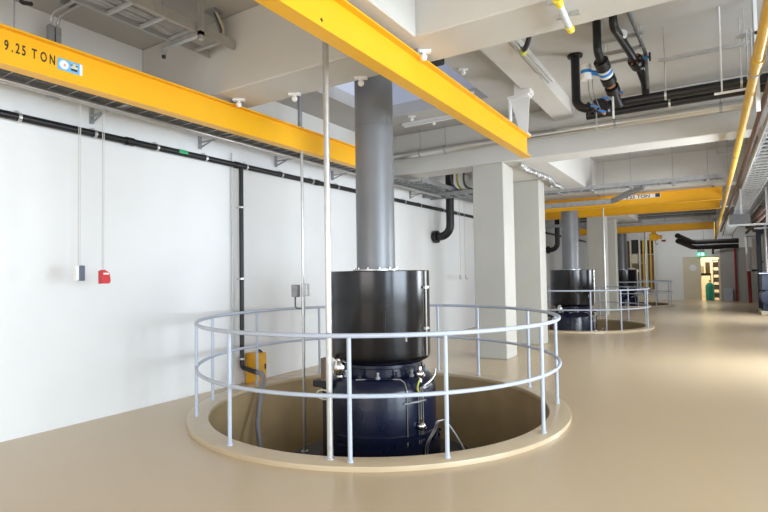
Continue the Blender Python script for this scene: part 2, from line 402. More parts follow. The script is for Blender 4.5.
# steel impulse lines and their ball fittings on the drum
def drumtube(offs,z0,z1,r=.009,ext=.016,top=None):
    b=MB(); pts=[at_off(offs,.69+ext,z0),at_off(offs,.69+ext,z1-.08),at_off(offs,.69+ext,z1)]
    if top: pts += top
    b.tube(bend(pts,.04),r,8); return b.build('impulse_line','alu',mo)
drumtube(.295,-.62,.30,.0065,top=[at_off(.27,.645,.385),at_off(.22,.61,.42),at_off(-.30,.62,.42)])
for o_ in (.435,.462,.489): drumtube(o_,-.60,.32,.0065)
for z,o_ in ((.48,.455),(-.13,.462)):
    b=MB(); p=Vector(at_off(o_,.73,z)); b.sphere(p,.052,18,12); b.cyl(p+Vector((0,0,-.09)),p+Vector((0,0,.09)),.022,12)
    q=Vector((p.x-CX,p.y-CY,0)).normalized(); b.cyl(p-q*.06,p+q*.07,.018,10); b.build('ball_fitting','chrome',mo)
b=MB(); b.tube(smoothpts([at_off(.47,.72,.44),at_off(.43,.75,.38),at_off(.42,.73,.31),at_off(.44,.71,.27)]),.010,8); b.build('earth_wire','earth',mo)
b=MB(); b.tube(smoothpts([at_off(.50,.71,.33),at_off(.58,.71,.36),at_off(.65,.71,.41),at_off(.668,.71,.48)]),.012,8); b.build('impulse_line','alu',mo)
for o_,z in ((.42,.16),(.36,.155)): 
    b=MB(); b.obox(at_off(o_-.10,.71,z),at_off(o_+.10,.71,z),.02,.012); b.build('line_bracket','galvd',mo)
for o_ in (0,.03):                             # two looped lines from the drum base to the plate
    b=MB(); b.tube(smoothpts([at_off(.50+o_,.75,-.66),at_off(.50+o_,.76,-.42),at_off(.52+o_,.80,-.30),at_off(.60+o_,.86,-.16),at_off(.635+o_,.90,-.06),at_off(.70+o_,.93,-.05)]),.0085,8); b.build('impulse_line','alu',mo)
b=MB(); b.tube(smoothpts([at_off(.73,.93,-.05),at_off(.80,1.0,-.14),at_off(.90,1.1,-.30),at_off(1.0,1.2,-.50),at_off(1.1,1.28,-.74)]),.012,8); b.build('impulse_line','galvd',mo)
b=MB(); b.obox(at_off(.52,1.02,-.60),at_off(1.0,1.15,-.58),.12,.02); b.obox(at_off(.76,1.08,-.74),at_off(.76,1.08,-.60),.05,.05); b.build('drip_tray','galvd',mo)
# hinge bracket, terminal box and hose loop on the left side
b=MB(); p=Vector(at_off(-.67,.72,.2)); b.box(p.x-.06,p.x+.02,p.y-.05,p.y+.05,.36,.64,.01); b.build('terminal_box','brownp',mo)
b=MB(); b.box(p.x-.18,p.x+.10,p.y-.06,p.y+.06,.28,.36,.01); b.box(p.x-.03,p.x+.06,p.y-.05,p.y+.05,-.75,.28); b.build('terminal_bracket','blackrub',mo)
b=MB(); q=at_off(-.50,.60,.53); b.sphere(q,.085,14,10,1.3); b.cyl((q[0],q[1],.42),(q[0],q[1],.64),.05,14); b.build('breather_valve','chrome',mo)
b=MB(); q=Vector(at_off(-.70,.86,.24)); b.tube([q+Vector((.10*math.cos(t2*2*PI/20),.02,.055*math.sin(t2*2*PI/20))) for t2 in range(20)],.009,8,closed=True); b.build('hose_loop','cream',mo)
b=MB(); q=at_off(-.70,.74,-.08); b.cyl(q,(q[0],q[1],.02),.03,12); b.build('red_cap','red',mo)
MO2=dup(mo,(CX-.06,CY+11.2,-1.6),'second black and navy pump motor, behind the white columns')
MO3=dup(mo,(CX-.08,CY+22.4,-1.6),'farthest black and navy pump motor, in the pit before the end wall')
# grey vertical duct above the motor
du=thing('vent_duct','thick grey vertical duct rising from the nearest motor through the roof opening','duct',(DX,DY,1.68),'grey ducts above the motors')
MB().lathe([(.2475,0),(.2475,3.6)],(DX,DY,1.70),64).build('duct_tube','duct',du)
MB().lathe([(.2475,0),(.30,0),(.30,.022),(.2475,.022)],(DX,DY,1.70),64,closed=True).build('duct_flange','galv',du)
for kk in range(12):
    a=2*PI*kk/12+.2; b=MB(); p=(DX+.275*math.cos(a),DY+.275*math.sin(a),1.722); b.cyl(p,(p[0],p[1],1.745),.012,6); b.build('bolt','chrome',du)
MB().lathe([(.2475,0),(.251,.002),(.251,.03),(.2475,.032)],(DX,DY,3.55),64,closed=True).build('weld_band','duct',du)
du2=thing('vent_duct','grey vertical duct on the second motor, ending below the ceiling behind the trays','duct',(DX-.03,DY+11.2,1.68),'grey ducts above the motors')
du3=thing('vent_duct','grey vertical duct on the farthest motor','duct',(DX-.05,DY+22.4,1.68),'grey ducts above the motors')
for dd,xx,yy in ((du2,DX-.03,DY+11.2),(du3,DX-.05,DY+22.4)):
    MB().lathe([(.2475,0),(.2475,2.93)],(xx,yy,1.70),40).build('duct_tube','duct',dd)
    MB().lathe([(.2475,0),(.30,0),(.30,.022),(.2475,.022)],(xx,yy,1.70),40,closed=True).build('duct_flange','galv',dd)

# circular guard railings
def ring(R,z,r,seg=96): 
    b=MB(); b.tube([(PX+R*math.cos(2*PI*i/seg),PITS[0]+R*math.sin(2*PI*i/seg),z) for i in range(seg)],r,12,closed=True); return b
ra=thing('guard_railing','large light grey round railing around the nearest pump pit','railing',(PX,PITS[0],.045),'round guard railings')
ring(RC,1.127,.0215).build('top_rail','rail',ra)
ring(RC,.608,.0195).build('middle_rail','rail',ra)
for a in (-64.1,-41.9,-9.3,25.1,49.5,77.2,96,122,149,179,-153.3,-131.8,-98):
    a=math.radians(a); x,y=PX+RC*math.cos(a),PITS[0]+RC*math.sin(a)
    po=MB().cyl((x,y,.045),(x,y,1.11),.0195,14).build('post','rail',ra)
    MB().lathe([(.0195,0),(.027,0),(.027,.02),(.0195,.022)],(x,y,.045),14,closed=True).build('post_collar','rail',po)
dup(ra,(PXS[1],PITS[1],.045),'second round railing, around the pit behind the white columns')
dup(ra,(PXS[2],PITS[2],.045),'farthest round railing, in front of the end wall')

# poles
def pole(name,label,p,q,r,m,base_r,grp=None):
    t_=thing(name,label,'pole',p,grp)
    MB().cyl(p,q,r,20).build('pole_tube',m,t_)
    MB().lathe([(r,0),(base_r,0),(base_r,.012),(r,.014)],p,20,closed=True).build('pole_base',m,t_)
    return t_
pole('support_pole','tall bright galvanized pole on the front pit curb, behind the yellow beam',(-2.895,3.705,.045),(-2.895,3.705,ZS),.027,'galv',.045)
p2=pole('conduit_pole','thin galvanized pole with a junction box, left of the nearest motor',(-4.80,5.58,-.75),(-4.80,5.58,3.385),.020,'galv',.05)
jb=MB().box(-4.95,-4.84,5.50,5.57,1.36,1.53,.008).build('junction_box','galvd',p2)
MB().box(-4.76,-4.68,5.52,5.58,1.38,1.54,.006).build('junction_box','galv',p2)
MB().tube(bend([(-4.90,5.53,1.36),(-4.90,5.53,1.20),(-4.80,5.54,1.20)],.05),.010,8).build('cable','cable',p2)
MB().cyl((-4.80,5.58,1.10),(-4.80,5.58,1.50),.028,14).build('sleeve','galv',p2)
pole('conduit_pole','thin galvanized pole standing in the second pit, right of its motor',(-2.60,16.2,-.75),(-2.60,16.2,3.46),.022,'galv',.05)
pole('conduit_pole','pale thin pole right of the farthest motor',(-2.62,27.5,-.75),(-2.62,27.5,3.45),.025,'galv',.05)

# ================================================================== YELLOW CRANE BEAMS
def ipoly(w,h,tf=.014,tw=.010): 
    return [(-w/2,0),(w/2,0),(w/2,tf),(tw/2,tf),(tw/2,h-tf),(w/2,h-tf),(w/2,h),(-w/2,h),(-w/2,h-tf),(-tw/2,h-tf),(-tw/2,tf),(-w/2,tf)]
HB,HT=3.40,3.72
def ibeam_y(x,y0,y1): return MB().prism(ipoly(.135,HT-HB),(x,y0,HB),(1,0,0),(0,0,1),(0,y1-y0,0))
def ibeam_x(y,x0,x1): return MB().prism(ipoly(.135,HT-HB),(x0,y,HB),(0,1,0),(0,0,1),(x1-x0,0,0))
cbm=thing('crane_beam','long yellow crane beam with lettering and a blue sticker along the left wall','crane beam',(-4.85,3.0,HB),'yellow crane beams')
ibeam_y(-4.85,-4.6,7.93).build('beam_profile','yellow',cbm,smooth=False)
XW=-4.844
cy_=1.962
for ch in ('9','.','2','5','T','O','N'):
    adv={'9':.052,'.':.030,'2':.046,'5':.077,'T':.067,'O':.072,'N':.05}[ch]
    me=Matrix.Translation((XW,cy_,3.540))@frame_m((0,0,0),(0,1,0),(0,0,1))@Matrix.Scale(.56,4,(1,0,0))
    text('letter',ch,'ink',.118,me,cbm,ext=.0008,bold=.0022); cy_+=adv
st=MB().box(XW,XW+.0015,2.375,2.59,3.515,3.618).build('sticker','cyan',cbm,smooth=False)
MB().tube([(XW+.0015,2.43,3.567),(XW+.003,2.43,3.567)],.040,24).build('sticker_disc','white',st)
MB().tube([(XW+.003,2.435,3.565),(XW+.0035,2.435,3.565)],.011,12).build('sticker_dot','orange',st)
MB().box(XW+.0015,XW+.003,2.565,2.59,3.515,3.618).build('sticker_band','white',st)
mk=MB(); mk.obox((XW+.002,2.49,3.545),(XW+.002,2.545,3.545),.003,.018); mk.obox((XW+.002,2.487,3.583),(XW+.002,2.503,3.590),.003,.010); mk.obox((XW+.002,2.530,3.590),(XW+.002,2.548,3.583),.003,.010); mk.build('sticker_marks','ink',st)
MB().box(XW+.0015,XW+.0025,2.492,2.545,3.555,3.600).build('sticker_patch','cream',st)
for y in (1.6,4.4,5.607,7.2):
    zt_=ZB if 4.09<y<4.67 else ZS
    b=MB(); b.box(-4.89,-4.81,y-.045,y+.045,HT,HT+.02); b.box(-4.87,-4.83,y-.025,y+.025,HT,zt_); b.build('hanger','galvd',cbm)
hb=thing('crane_beam','long yellow crane beam crossing overhead to the white columns','crane beam',(-2.335,1.0,HB),'yellow crane beams')
ibeam_y(-2.335,-4.6,7.93).build('beam_profile','yellow',hb,smooth=False)
mk=MB(); mk.obox((-2.329,2.93,3.505),(-2.329,2.95,3.49),.002,.022); mk.obox((-2.329,2.965,3.46),(-2.329,2.98,3.44),.002,.006); mk.build('smudge','ink',hb)
b=MB(); b.prism([(-.20,4.30),(.10,4.30),(.055,HT+.01),(-.05,HT+.01)],(-2.335,7.80,0),(1,0,0),(0,0,1),(0,.014,0))
b.box(-2.55,-2.23,7.70,7.90,4.29,4.32); b.box(-2.545,-2.525,7.75,7.85,HT+.25,4.30)
b.box(-2.42,-2.25,7.72,7.88,HT,HT+.015); b.box(-2.44,-2.20,7.7,7.9,4.32,ZS); b.build('end_bracket','white',hb)
for y in (1.5,): MB().box(-2.37,-2.30,y-.04,y+.04,HT,ZB).build('hanger','galvd',hb)
MB().box(-2.40,-2.27,4.30,4.46,HT,ZB).build('hanger','galvd',hb)
def transverse(label,y,x0,x1,hang):
    t_=thing('crane_beam',label,'crane beam',((x0+x1)/2,y,HB),'yellow crane beams')
    ibeam_x(y,x0,x1).build('beam_profile','yellow',t_,smooth=False)
    for x in hang:
        zt_=ZB if any(a<=y<=a+.58 for a in (15.29,26.49)) else ZS
        MB().box(x-.03,x+.03,y-.03,y+.03,HT,zt_).build('hanger','galvd',t_)
    return t_
nb=transverse('yellow transverse beam with a lettered plate above the second pit',15.6,-5.4,.29,(-4.6,-2.6,.1))
pl=MB().box(-2.02,-1.08,15.585,15.595,3.585,3.69).build('name_plate','white',nb,smooth=False)
text('lettering','9.25 TON','ink',.115,frame_m((-1.93,15.5845,3.597),(1,0,0),(0,0,1))@Matrix.Scale(1.25,4,(1,0,0)),pl,ext=.0005,bold=.002)
MB().box(-1.20,-1.09,15.582,15.586,3.59,3.685).build('plate_end','dblue',pl)
transverse('yellow transverse beam behind the second duct, below the lettered one',17.9,-5.4,.27,(-4.6,-2.0,.1))
transverse('yellow transverse beam above the farthest pit',26.8,-5.4,.15,(-4.6,-2.6,0))
ho=thing('chain_hoist','yellow chain hoist hanging on the farthest yellow beam','hoist',(-2.18,26.8,2.95))
MB().box(-2.35,-2.01,26.66,26.94,3.0,3.30,.03).build('hoist_body','yellow',ho)
MB().box(-2.28,-2.08,26.72,26.88,3.30,3.41).build('trolley','yellow_box',ho)
MB().cyl((-2.01,26.8,3.15),(-1.85,26.8,3.15),.09,18).build('hoist_motor','yellow_box',ho)
MB().tube(smoothpts([(-2.12,26.8,3.0),(-2.12,26.8,2.88),(-2.06,26.8,2.82),(-2.04,26.8,2.88)]),.018,8).build('hook','galvd',ho)
MB().box(-1.87,-1.70,26.75,26.85,2.93,3.02).build('limit_switch','redpipe',ho)

# ================================================================== LEFT WALL: PIPE, TRAY, PENDANTS
wp=thing('wall_pipe','long black pipe with clamps along the left wall','pipe',(-6.13,5,3.365))
MB().cyl((-6.13,-4.5,3.365),(-6.13,32.0,3.365),.042,18).build('pipe_run','black',wp)
for y in (-1.5,-.4,.8,1.75,2.625,3.424,4.242,5.026,5.802,6.602,7.403,8.173,9.0,9.9,10.8,11.6,12.9,13.8):
    b=MB(); b.tube([(-6.13,y-.016,3.365),(-6.13,y+.016,3.365)],.050,18); b.box(-6.22,-6.15,y-.012,y+.012,3.40,3.44); b.build('pipe_clamp','galv',wp)
for y in (3.86,5.62,7.55):
    b=MB(); b.tube([(-6.13,y-.05,3.365),(-6.13,y+.05,3.365)],.052,18); b.build('coupling','black',wp)
MB().tube([(-6.13,4.56,3.368),(-6.13,4.70,3.368)],.0435,18).build('green_tag','grn',wp)
dp=thing('drop_pipe','black vertical pipe running down the left wall to a grey hose','pipe',(-6.12,5.69,.2))
MB().tube(bend([(-6.12,5.69,3.33),(-6.12,5.69,.27),(-5.92,5.69,.235),(-5.80,5.69,.22)],.05),.034,16).build('pipe_run','black',dp)
for z in (2.72,1.62,.40):
    b=MB(); b.tube([(-6.12,5.69,z-.014),(-6.12,5.69,z+.014)],.042,16); b.box(-6.22,-6.14,5.68,5.70,z-.012,z+.012); b.build('pipe_clamp','galv',dp)
MB().cyl((-6.19,5.57,.05),(-6.19,5.57,3.55),.012,10).build('side_conduit','cablew',dp)
fh=MB(); pts=smoothpts([(-5.83,5.69,.222),(-5.72,5.69,.215),(-5.655,5.67,.15),(-5.63,5.62,.03),(-5.595,5.52,-.20),(-5.523,5.414,-.45),(-5.425,5.362,-.70),(-5.38,5.37,-.95),(-5.33,5.38,-1.30),(-5.2,5.4,-1.56)],14)
rr=[.032+(.003 if i%2 else 0) for i in range(len(pts))]
tag(fh.tube(pts,rr,12).build('flexible_hose','hose',loc=(-5.7,5.6,0)),'grey ribbed hose hanging over the pit curb from the black drop pipe','hose')
yb=thing('yellow_cabinet','yellow steel box on the floor against the left wall','box',(-6.03,5.93,0))
MB().box(-6.17,-5.92,5.80,6.01,0,.47,.012).build('box_body','yellow_box',yb)
MB().box(-5.92,-5.912,5.82,5.99,.03,.44,.003).build('box_door','yellow_box',yb)
MB().box(-5.912,-5.90,5.955,5.975,.22,.30).build('handle','blackrub',yb)
MB().tube(smoothpts([(-6.0,5.89,.465),(-6.0,5.93,.51),(-6.0,5.99,.465)]),.014,8).build('lid_handle','blackrub',yb)
# wire mesh tray with conduit on wall brackets
wt=thing('wire_tray','grey wire mesh cable tray on wall brackets below the left yellow beam','cable tray',(-5.68,4,3.60))
ty0,ty1=-4.5,11.8
b=MB()
for x in (-5.85,-5.50):
    for z in (3.61,3.665): b.cyl((x,ty0,z),(x,ty1,z),.004,6)
y=ty0
while y<ty1:
    b.tube([(-5.85,y,3.67),(-5.85,y,3.602),(-5.50,y,3.602),(-5.50,y,3.67)],.0045,5); y+=.2
b.build('wire_mesh','galv',wt)
b=MB()
for i in range(9):
    x=-5.82+.036*i; ph=random.random()*6
    b.tube([(x+.006*math.sin(ph+.9*q),ty0+q*.4,3.624+.006*math.cos(ph+q)) for q in range(41)],.015,7)
b.build('cables','cable',wt)
MB().cyl((-5.68,ty0,3.565),(-5.68,ty1,3.565),.028,14).build('conduit','galv',wt)
for y in (.31,1.87,3.43,4.99,6.55,8.11,9.67,11.23):
    b=MB(); b.box(-6.22,-6.19,y-.022,y+.022,3.50,3.68); b.box(-6.19,-5.48,y-.02,y+.02,3.588,3.602); b.prism([(0,0),(.22,.06),(.22,.045),(0,-.02)],(-6.19,y-.01,3.53),(1,0,0),(0,0,1),(0,.02,0)); b.build('bracket','galvd',wt)
# hanging pendants
pg=thing('pendant_control','small dark grey control box hanging on two thin cords, left of the red one','pendant',(-5.77,3.06,1.63))
for x in (-5.785,-5.75): MB().cyl((x,3.06,1.80),(x,3.06,3.60),.0045,6).build('cord','cablew',pg)
MB().box(-5.80,-5.75,3.02,3.05,1.64,1.80).build('back_shell','white',pg)
MB().box(-5.795,-5.735,3.05,3.11,1.635,1.80,.008).build('control_box','dgrey',pg)
pr=thing('pendant_socket','small red plug socket hanging on two thin cords in front of the left wall','pendant',(-5.75,3.32,1.58))
for x in (-5.765,-5.735): MB().cyl((x,3.31,1.76),(x,3.31,3.60),.0045,6).build('cord','cablew',pr)
b=MB(); b.prism([(0,0),(.085,-.0),(.10,.03),(.085,.12),(.03,.155),(0,.14)],(-5.78,3.275,1.60),(0,1,0),(0,0,1),(.075,0,0)); b.build('socket_body','red',pr)
MB().box(-5.706,-5.698,3.29,3.35,1.70,1.72).build('socket_label','white',pr)
for lab,dy,nm in (('thin pendant cords with a small grey switch, seen beyond the near columns',0,'pendant_control'),):
    pf=thing(nm,lab,'pendant',(-5.83,13.4,1.5))
    for y in (13.36,13.70): MB().cyl((-5.85,y,1.58),(-5.85,y,3.71),.008,6).build('cord','cablew',pf)
    MB().box(-5.88,-5.82,13.32,13.40,1.48,1.60).build('switch_box','cablew',pf)
    MB().tube(smoothpts([(-5.85,13.7,1.60),(-5.85,13.74,1.50),(-5.85,13.84,1.49)]),.012,8).build('plug','galvd',pf)
# black elbow pipes into the left wall
def elbow(label,y0):
    t_=thing('elbow_pipe',label,'pipe',(-5.80,y0,2.6),'black elbow pipes')
    MB().tube(bend([(-5.72,y0,4.5),(-5.72,y0,2.62),(-6.10,y0,2.62)],.30,12,.9),.105,24).build('pipe_run','black',t_)
    for x in (-6.15,-6.10): MB().cyl((x-.02,y0,2.62),(x+.022,y0,2.62),.165,24).build('flange','black',t_)
    MB().cyl((-6.22,y0,2.62),(-6.16,y0,2.62),.11,20).build('wall_sleeve','black',t_)
    return t_
elbow('black elbow pipe entering the left wall between the nearest duct and the column',12.47)
elbow('black elbow pipe entering the left wall behind the second motor',23.67)
# trays in the recess beyond the second beam
def recess(label,y0,grp):
    t_=thing('cable_ladder',label,'cable tray',(-5.3,y0,3.6),grp)
    for yy in (y0-.22,y0+.22): MB().box(-6.2,-4.0,yy-.012,yy+.012,3.58,3.68).build('side_rail','galvd',t_)
    rungs('galvd',t_,[(x,x+.03,y0-.21,y0+.21,3.585,3.605) for x in frange(-6.1,-4.0,.25)])
    b=MB()
    for i in range(8): 
        yy=y0-.16+.045*i; b.tube(smoothpts([(-6.2,yy,3.63),(-5.6,yy+.02,3.63+.01*(i%3)),(-5.0,yy-.01,3.63),(-4.0,yy,3.63)],4),.018,6)
    b.build('cables','cable',t_)
    return t_
recess('grey cable ladder crossing behind the nearest duct toward the first column',12.1,'cable ladders in the left recesses')
recess('grey cable ladder in the recess left of the second pair of columns',23.3,'cable ladders in the left recesses')
lad=thing('cable_ladder','grey cable ladder along the left wall beyond the second beam','cable tray',(-5.6,13,3.7))
for x in (-5.85,-5.40): MB().box(x-.012,x+.012,10.3,14.9,3.70,3.80).build('side_rail','galvd',lad)
rungs('galvd',lad,[(-5.84,-5.41,y,y+.03,3.705,3.725) for y in frange(10.4,14.9,.25)])
for i,(pts,m_) in enumerate((([(-5.6,12.3,4.5),(-5.55,12.2,4.05),(-5.35,12.1,3.75),(-5.0,12.1,3.66)],'cable'),([(-5.45,12.4,4.5),(-5.40,12.25,4.0),(-5.2,12.1,3.74),(-4.8,12.0,3.66)],'earth'),([(-5.25,12.4,4.5),(-5.2,12.2,3.95),(-4.95,12.05,3.72),(-4.4,12.0,3.66)],'cable'))):
    tag(MB().tube(smoothpts(pts),.028,8).build('cable_loop',m_,loc=(-5.2,12.2,4.0)),['black cable curving down onto the ladder, leftmost of three in the recess','yellow-green cable curving down onto the ladder between two black ones','black cable curving down onto the ladder, rightmost of three in the recess'][i],'cable')

# ================================================================== CEILING ITEMS, LEFT
cl=thing('cable_ladder','perforated cable ladder hanging from the ceiling, top left','cable tray',(-4.68,2.5,4.22))
for x in (-4.90,-4.47):
    b=MB(); b.box(x-.008,x+.008,-4.5,4.07,4.21,4.31)
    dx=.02 if x<-4.6 else -.02
    b.box(min(x,x+dx),max(x,x+dx),-4.5,4.07,4.205,4.215); b.build('side_rail','tray',cl)
rungs('tray',cl,[(-4.89,-4.48,y,y+.04,4.215,4.24) for y in frange(-4.3,3.95,.34)])
b=MB()
for i in range(10):
    x=-4.86+.038*i; ph=random.random()*6
    b.tube([(x+.008*math.sin(ph+q),-4.4+q*.4,4.258+.008*math.cos(ph+1.3*q)) for q in range(21)],.016,7)
b.build('cables','galvd',cl)
b=MB(); b.box(-4.45,-4.40,3.55,3.60,4.12,ZS); b.box(-5.06,-4.40,3.55,3.60,4.165,4.205); b.box(-5.06,-5.02,3.55,3.60,4.10,4.17); b.build('hanger_frame','galv',cl)
MB().cyl((-5.04,3.575,4.07),(-5.04,3.575,4.10),.022,10).build('rubber_cap','blackrub',cl)
b=MB(); b.cyl((-4.47,3.15,4.30),(-4.47,3.15,ZS),.012,8); b.box(-4.55,-4.39,3.11,3.19,ZS-.02,ZS); b.build('rod_hanger','galvd',cl)
fx=thing('flexible_conduit','grey flexible conduit hanging from the ceiling at the end of the top left ladder','conduit',(-4.62,3.95,4.3))
for i in range(3):
    MB().tube(smoothpts([(-4.66+.025*i,3.92,ZS),(-4.63+.03*i,3.95,4.52),(-4.60+.025*i,3.98,4.40),(-4.60,3.95,4.28)]),.013,8).build('conduit_strand',['galvd','cable','cream'][i],fx)
MB().box(-4.72,-4.56,3.86,3.98,ZS-.025,ZS).build('ceiling_plate','galvd',fx)
cp=thing('conduit_pair','pair of grey conduits bending from the ceiling down the left wall behind the yellow beam','conduit',(-5.96,2.88,3.72))
for dy in (0,.07):
    MB().tube(bend([(-4.98,2.86+dy,4.53),(-5.98,2.86+dy,4.53),(-5.98,2.86+dy,4.2)],.12),.016,10).build('conduit_tube','galv',cp)
    MB().box(-6.01,-5.95,2.83+dy,2.885+dy,3.62,4.40).build('cable_duct','galvd',cp)
for x_ in (-5.7,-5.2): MB().box(x_-.015,x_+.015,2.82,2.97,4.546,ZS).build('clip','galvd',cp)
for px,py,lb in ((-5.72,2.46,'small black hook on the ceiling in the top left corner'),):
    h_=MB(); h_.tube(bend([(px,py,ZS),(px,py,4.40),(px+.10,py+.05,4.38)],.03),.02,8); tag(h_.build('ceiling_hook','blackrub',loc=(px,py,4.4)),lb,'hook')
tag(MB().cyl((-5.10,2.14,3.70),(-5.10,2.14,ZS),.007,8).build('hanger_rod','galvd',loc=(-5.10,2.14,3.7)),'thin dark rod from the ceiling down to the left yellow beam','rod')
# spot lamps under the beams and on the slab
def spot(label,x,y,z,ang=.5):
    t_=thing('ceiling_spotlight',label,'spotlight',(x,y,z),'white ceiling spotlights')
    e1=Vector((math.cos(ang),math.sin(ang),0)); 
    MB().obox(Vector((x,y,z-.012))-e1*.07,Vector((x,y,z-.012))+e1*.07,.06,.022).build('mounting_plate','white',t_)
    b=MB(); b.cyl((x,y,z-.045),(x,y,z-.02),.018,12); b.build('stem','white',t_)
    b=MB(); b.sphere((x,y,z-.066),.034,16,12); b.build('lamp_bulb','white',t_)
    return t_
spot('white spotlight at the top edge of the left yellow beam',-4.72,4.36,ZB)
spot('white spotlight under the beam, between the left yellow beam and the bright pole',-4.04,4.58,ZB)
spot('white spotlight under the beam at the top left of the grey duct',-3.12,4.60,ZB)
spot('white spotlight under the beam at the top edge of the overhead yellow beam',-2.25,4.38,ZB)
spot('white spotlight on the ceiling right of the roof opening, above the overhead yellow beam',-2.97,7.03,ZS)
spot('white spotlight on the ceiling just past the overhead yellow beam, near its bracket',-3.28,8.02,ZS)
spot('white spotlight on the ceiling right of the grey duct, lower one',-4.48,9.10,ZS)
spot('white spotlight on the ceiling right of the grey duct, upper one',-4.70,8.62,ZS)
bt=thing('batten_lamp','long white batten lamp on the ceiling behind the grey duct','lamp',(-4.5,8.95,4.5))
MB().box(-5.1,-3.3,8.94,8.975,4.575,ZS).build('housing','white',bt)
MB().cyl((-5.05,8.957,4.555),(-3.35,8.957,4.555),.016,12).build('tube','white',bt)
bl=thing('batten_lamp','added batten lamp brightening the far end, unseen behind the last beam','lamp',(-1.4,29.6,4.45))
MB().box(-3.0,.2,29.55,29.65,4.52,ZS).build('housing','white',bl)  # added lamp, hidden by the beam, lights the end wall
MB().cyl((-2.95,29.6,4.485),(.15,29.6,4.485),.016,10).build('tube','tubelit',bl)
tag(MB().box(-3.11,-2.96,6.20,6.38,4.46,4.635,.01).build('black_box','blackrub',loc=(-3.05,6.3,4.4)),'small black box hanging at the edge of the roof opening','box')
# silver pipe along the second beam
sp=thing('silver_pipe','long silver pipe along the top of the beam above the columns','pipe',(-2,9.54,4.14))
MB().cyl((-6.2,9.545,4.14),(XR,9.545,4.14),.075,20).build('pipe_run','alu',sp)
for x in (-5.02,-4.45,-2.9,-1.3,.2):
    b=MB(); b.tube([(x-.02,9.545,4.14),(x+.02,9.545,4.14)],.083,20); b.cyl((x,9.545,4.2),(x,9.545,ZS),.008,6); b.build('pipe_hanger','galvd',sp)
# foil-wrapped lumps under the beams by the columns
fo=MB(); pts=[]; rad=[]
for i in range(130):
    t_=i/129; pts.append((-3.02+.05*(random.random()-.5)-.04*math.sin(t_*9),9.85+t_*3.3,ZB-.055-.03*random.random())); rad.append(.022+.035*random.random())
for i in range(8): pts.append((-3.06-.02*i,13.15-.08*i,ZB-.06-.03*random.random())); rad.append(.03+.02*random.random())
fo.tube(pts,rad,9)
tag(fo.build('foil_wrapped_cable','foil',loc=(-3.02,11.5,3.7)),'crumpled silver foil wrapped cable under the beam beside the columns','cable')

# ================================================================== CEILING ITEMS, RIGHT
el=thing('emergency_light','tubular lamp with yellow end caps under the near beam','lamp',(-.93,4.28,3.66),None)
MB().cyl((-.918,4.03,3.69),(-.94,4.50,3.69),.027,18).build('lamp_tube','tubew',el)
for y0_,y1_,x_ in ((3.97,4.06,-.916),(4.46,4.55,-.941)): MB().cyl((x_,y0_,3.69),(x_,y1_,3.69),.032,18).build('end_cap','yellowcap',el)
for y in (4.12,4.40): MB().box(-1.02,-.84,y-.012,y+.012,3.735,ZB).build('clip','galv',el)
MB().cyl((-.91,3.86,3.70),(-.914,3.98,3.69),.014,8).build('cable_gland','galvd',el)
cu2=thing('conduit_bundle','two thin conduits with a black clamp under the small beam, top centre','conduit',(-1.9,6.2,4.35))
for dx in (0,.05): MB().tube(bend([(-1.93+dx,5.6,4.375),(-1.90+dx,7.6,4.375)],.05),.012,8).build('conduit_tube','galv',cu2)
MB().tube(smoothpts([(-1.85,6.25,4.36),(-1.80,6.12,4.30),(-1.74,6.02,4.31),(-1.70,5.98,4.38)]),.030,10).build('clamp','blackrub',cu2)
MB().cyl((-1.86,6.22,4.33),(-1.86,6.30,4.33),.035,12).build('gland','earth',cu2)

mp=thing('pipe_run_pair','pair of long black pipes running across the ceiling, top right','pipe',(-.4,7.5,3.85))
MB().tube(bend([(-1.50,7.46,ZS),(-1.50,7.46,3.86),(3.5,7.46,3.86)],.16,10),.058,20).build('upper_pipe','black',mp)
MB().tube(bend([(-1.40,7.62,3.80),(-1.2,7.62,3.80),(3.5,7.62,3.80)],.1),.052,18).build('lower_pipe','black',mp)
MB().lathe([(.058,-.03),(.10,-.03),(.10,0),(.058,0)],(-1.50,7.46,ZS-.001),20,closed=True).build('ceiling_flange','black',mp)
for x in (-1.34,-1.22): MB().tube([(x-.015,7.46,3.86),(x+.015,7.46,3.86)],.082,20).build('pipe_flange','black',mp)
for x in (-.42,.37,):
    b=MB(); b.tube([(x-.012,7.46,3.86),(x+.012,7.46,3.86)],.064,18); b.cyl((x,7.46,3.92),(x,7.46,ZS),.007,6); b.build('pipe_hanger','galv',mp)
MB().tube([(-.40,7.62,3.79),(-.376,7.62,3.79)],.060,18).build('pipe_hanger','galv',mp)
mv=thing('metered_pipe','black vertical pipe with a white and blue flow meter, top right','pipe',(-1.05,6.6,4.1))
MB().tube(bend([(-1.07,6.60,ZS),(-1.07,6.60,4.27),(-1.05,6.78,4.17)],.10,8),.048,18).build('pipe_run','black',mv)
d_=Vector((.10,.62,-.36)).normalized(); p0=Vector((-1.06,6.74,4.20))
def onp(t): return p0+d_*t
MB().cyl(onp(0),onp(.12),.085,22).build('flange','black',mv)
MB().cyl(onp(.14),onp(.24),.080,22).build('meter_body','white',mv)
MB().cyl(onp(.16),onp(.20),.084,22).build('meter_band','blue',mv)
MB().cyl(onp(.26),onp(.36),.088,22).build('flange','black',mv)
MB().cyl(onp(.36),onp(.42),.055,20).build('flange','brass',mv)
MB().cyl(onp(.42),onp(.78),.052,18).build('outlet','black',mv)
MB().cyl(onp(.44),onp(.52),.085,22).build('flange','black',mv)
hd=onp(.19); 
MB().cyl(hd+Vector((-.07,0,.0)),hd+Vector((-.17,-.02,.03)),.03,12).build('meter_neck','blue',mv)
cv2=MB().cyl(hd+Vector((-.22,-.03,-.06)),hd+Vector((-.22,-.03,.13)),.062,24).build('converter','white',mv)
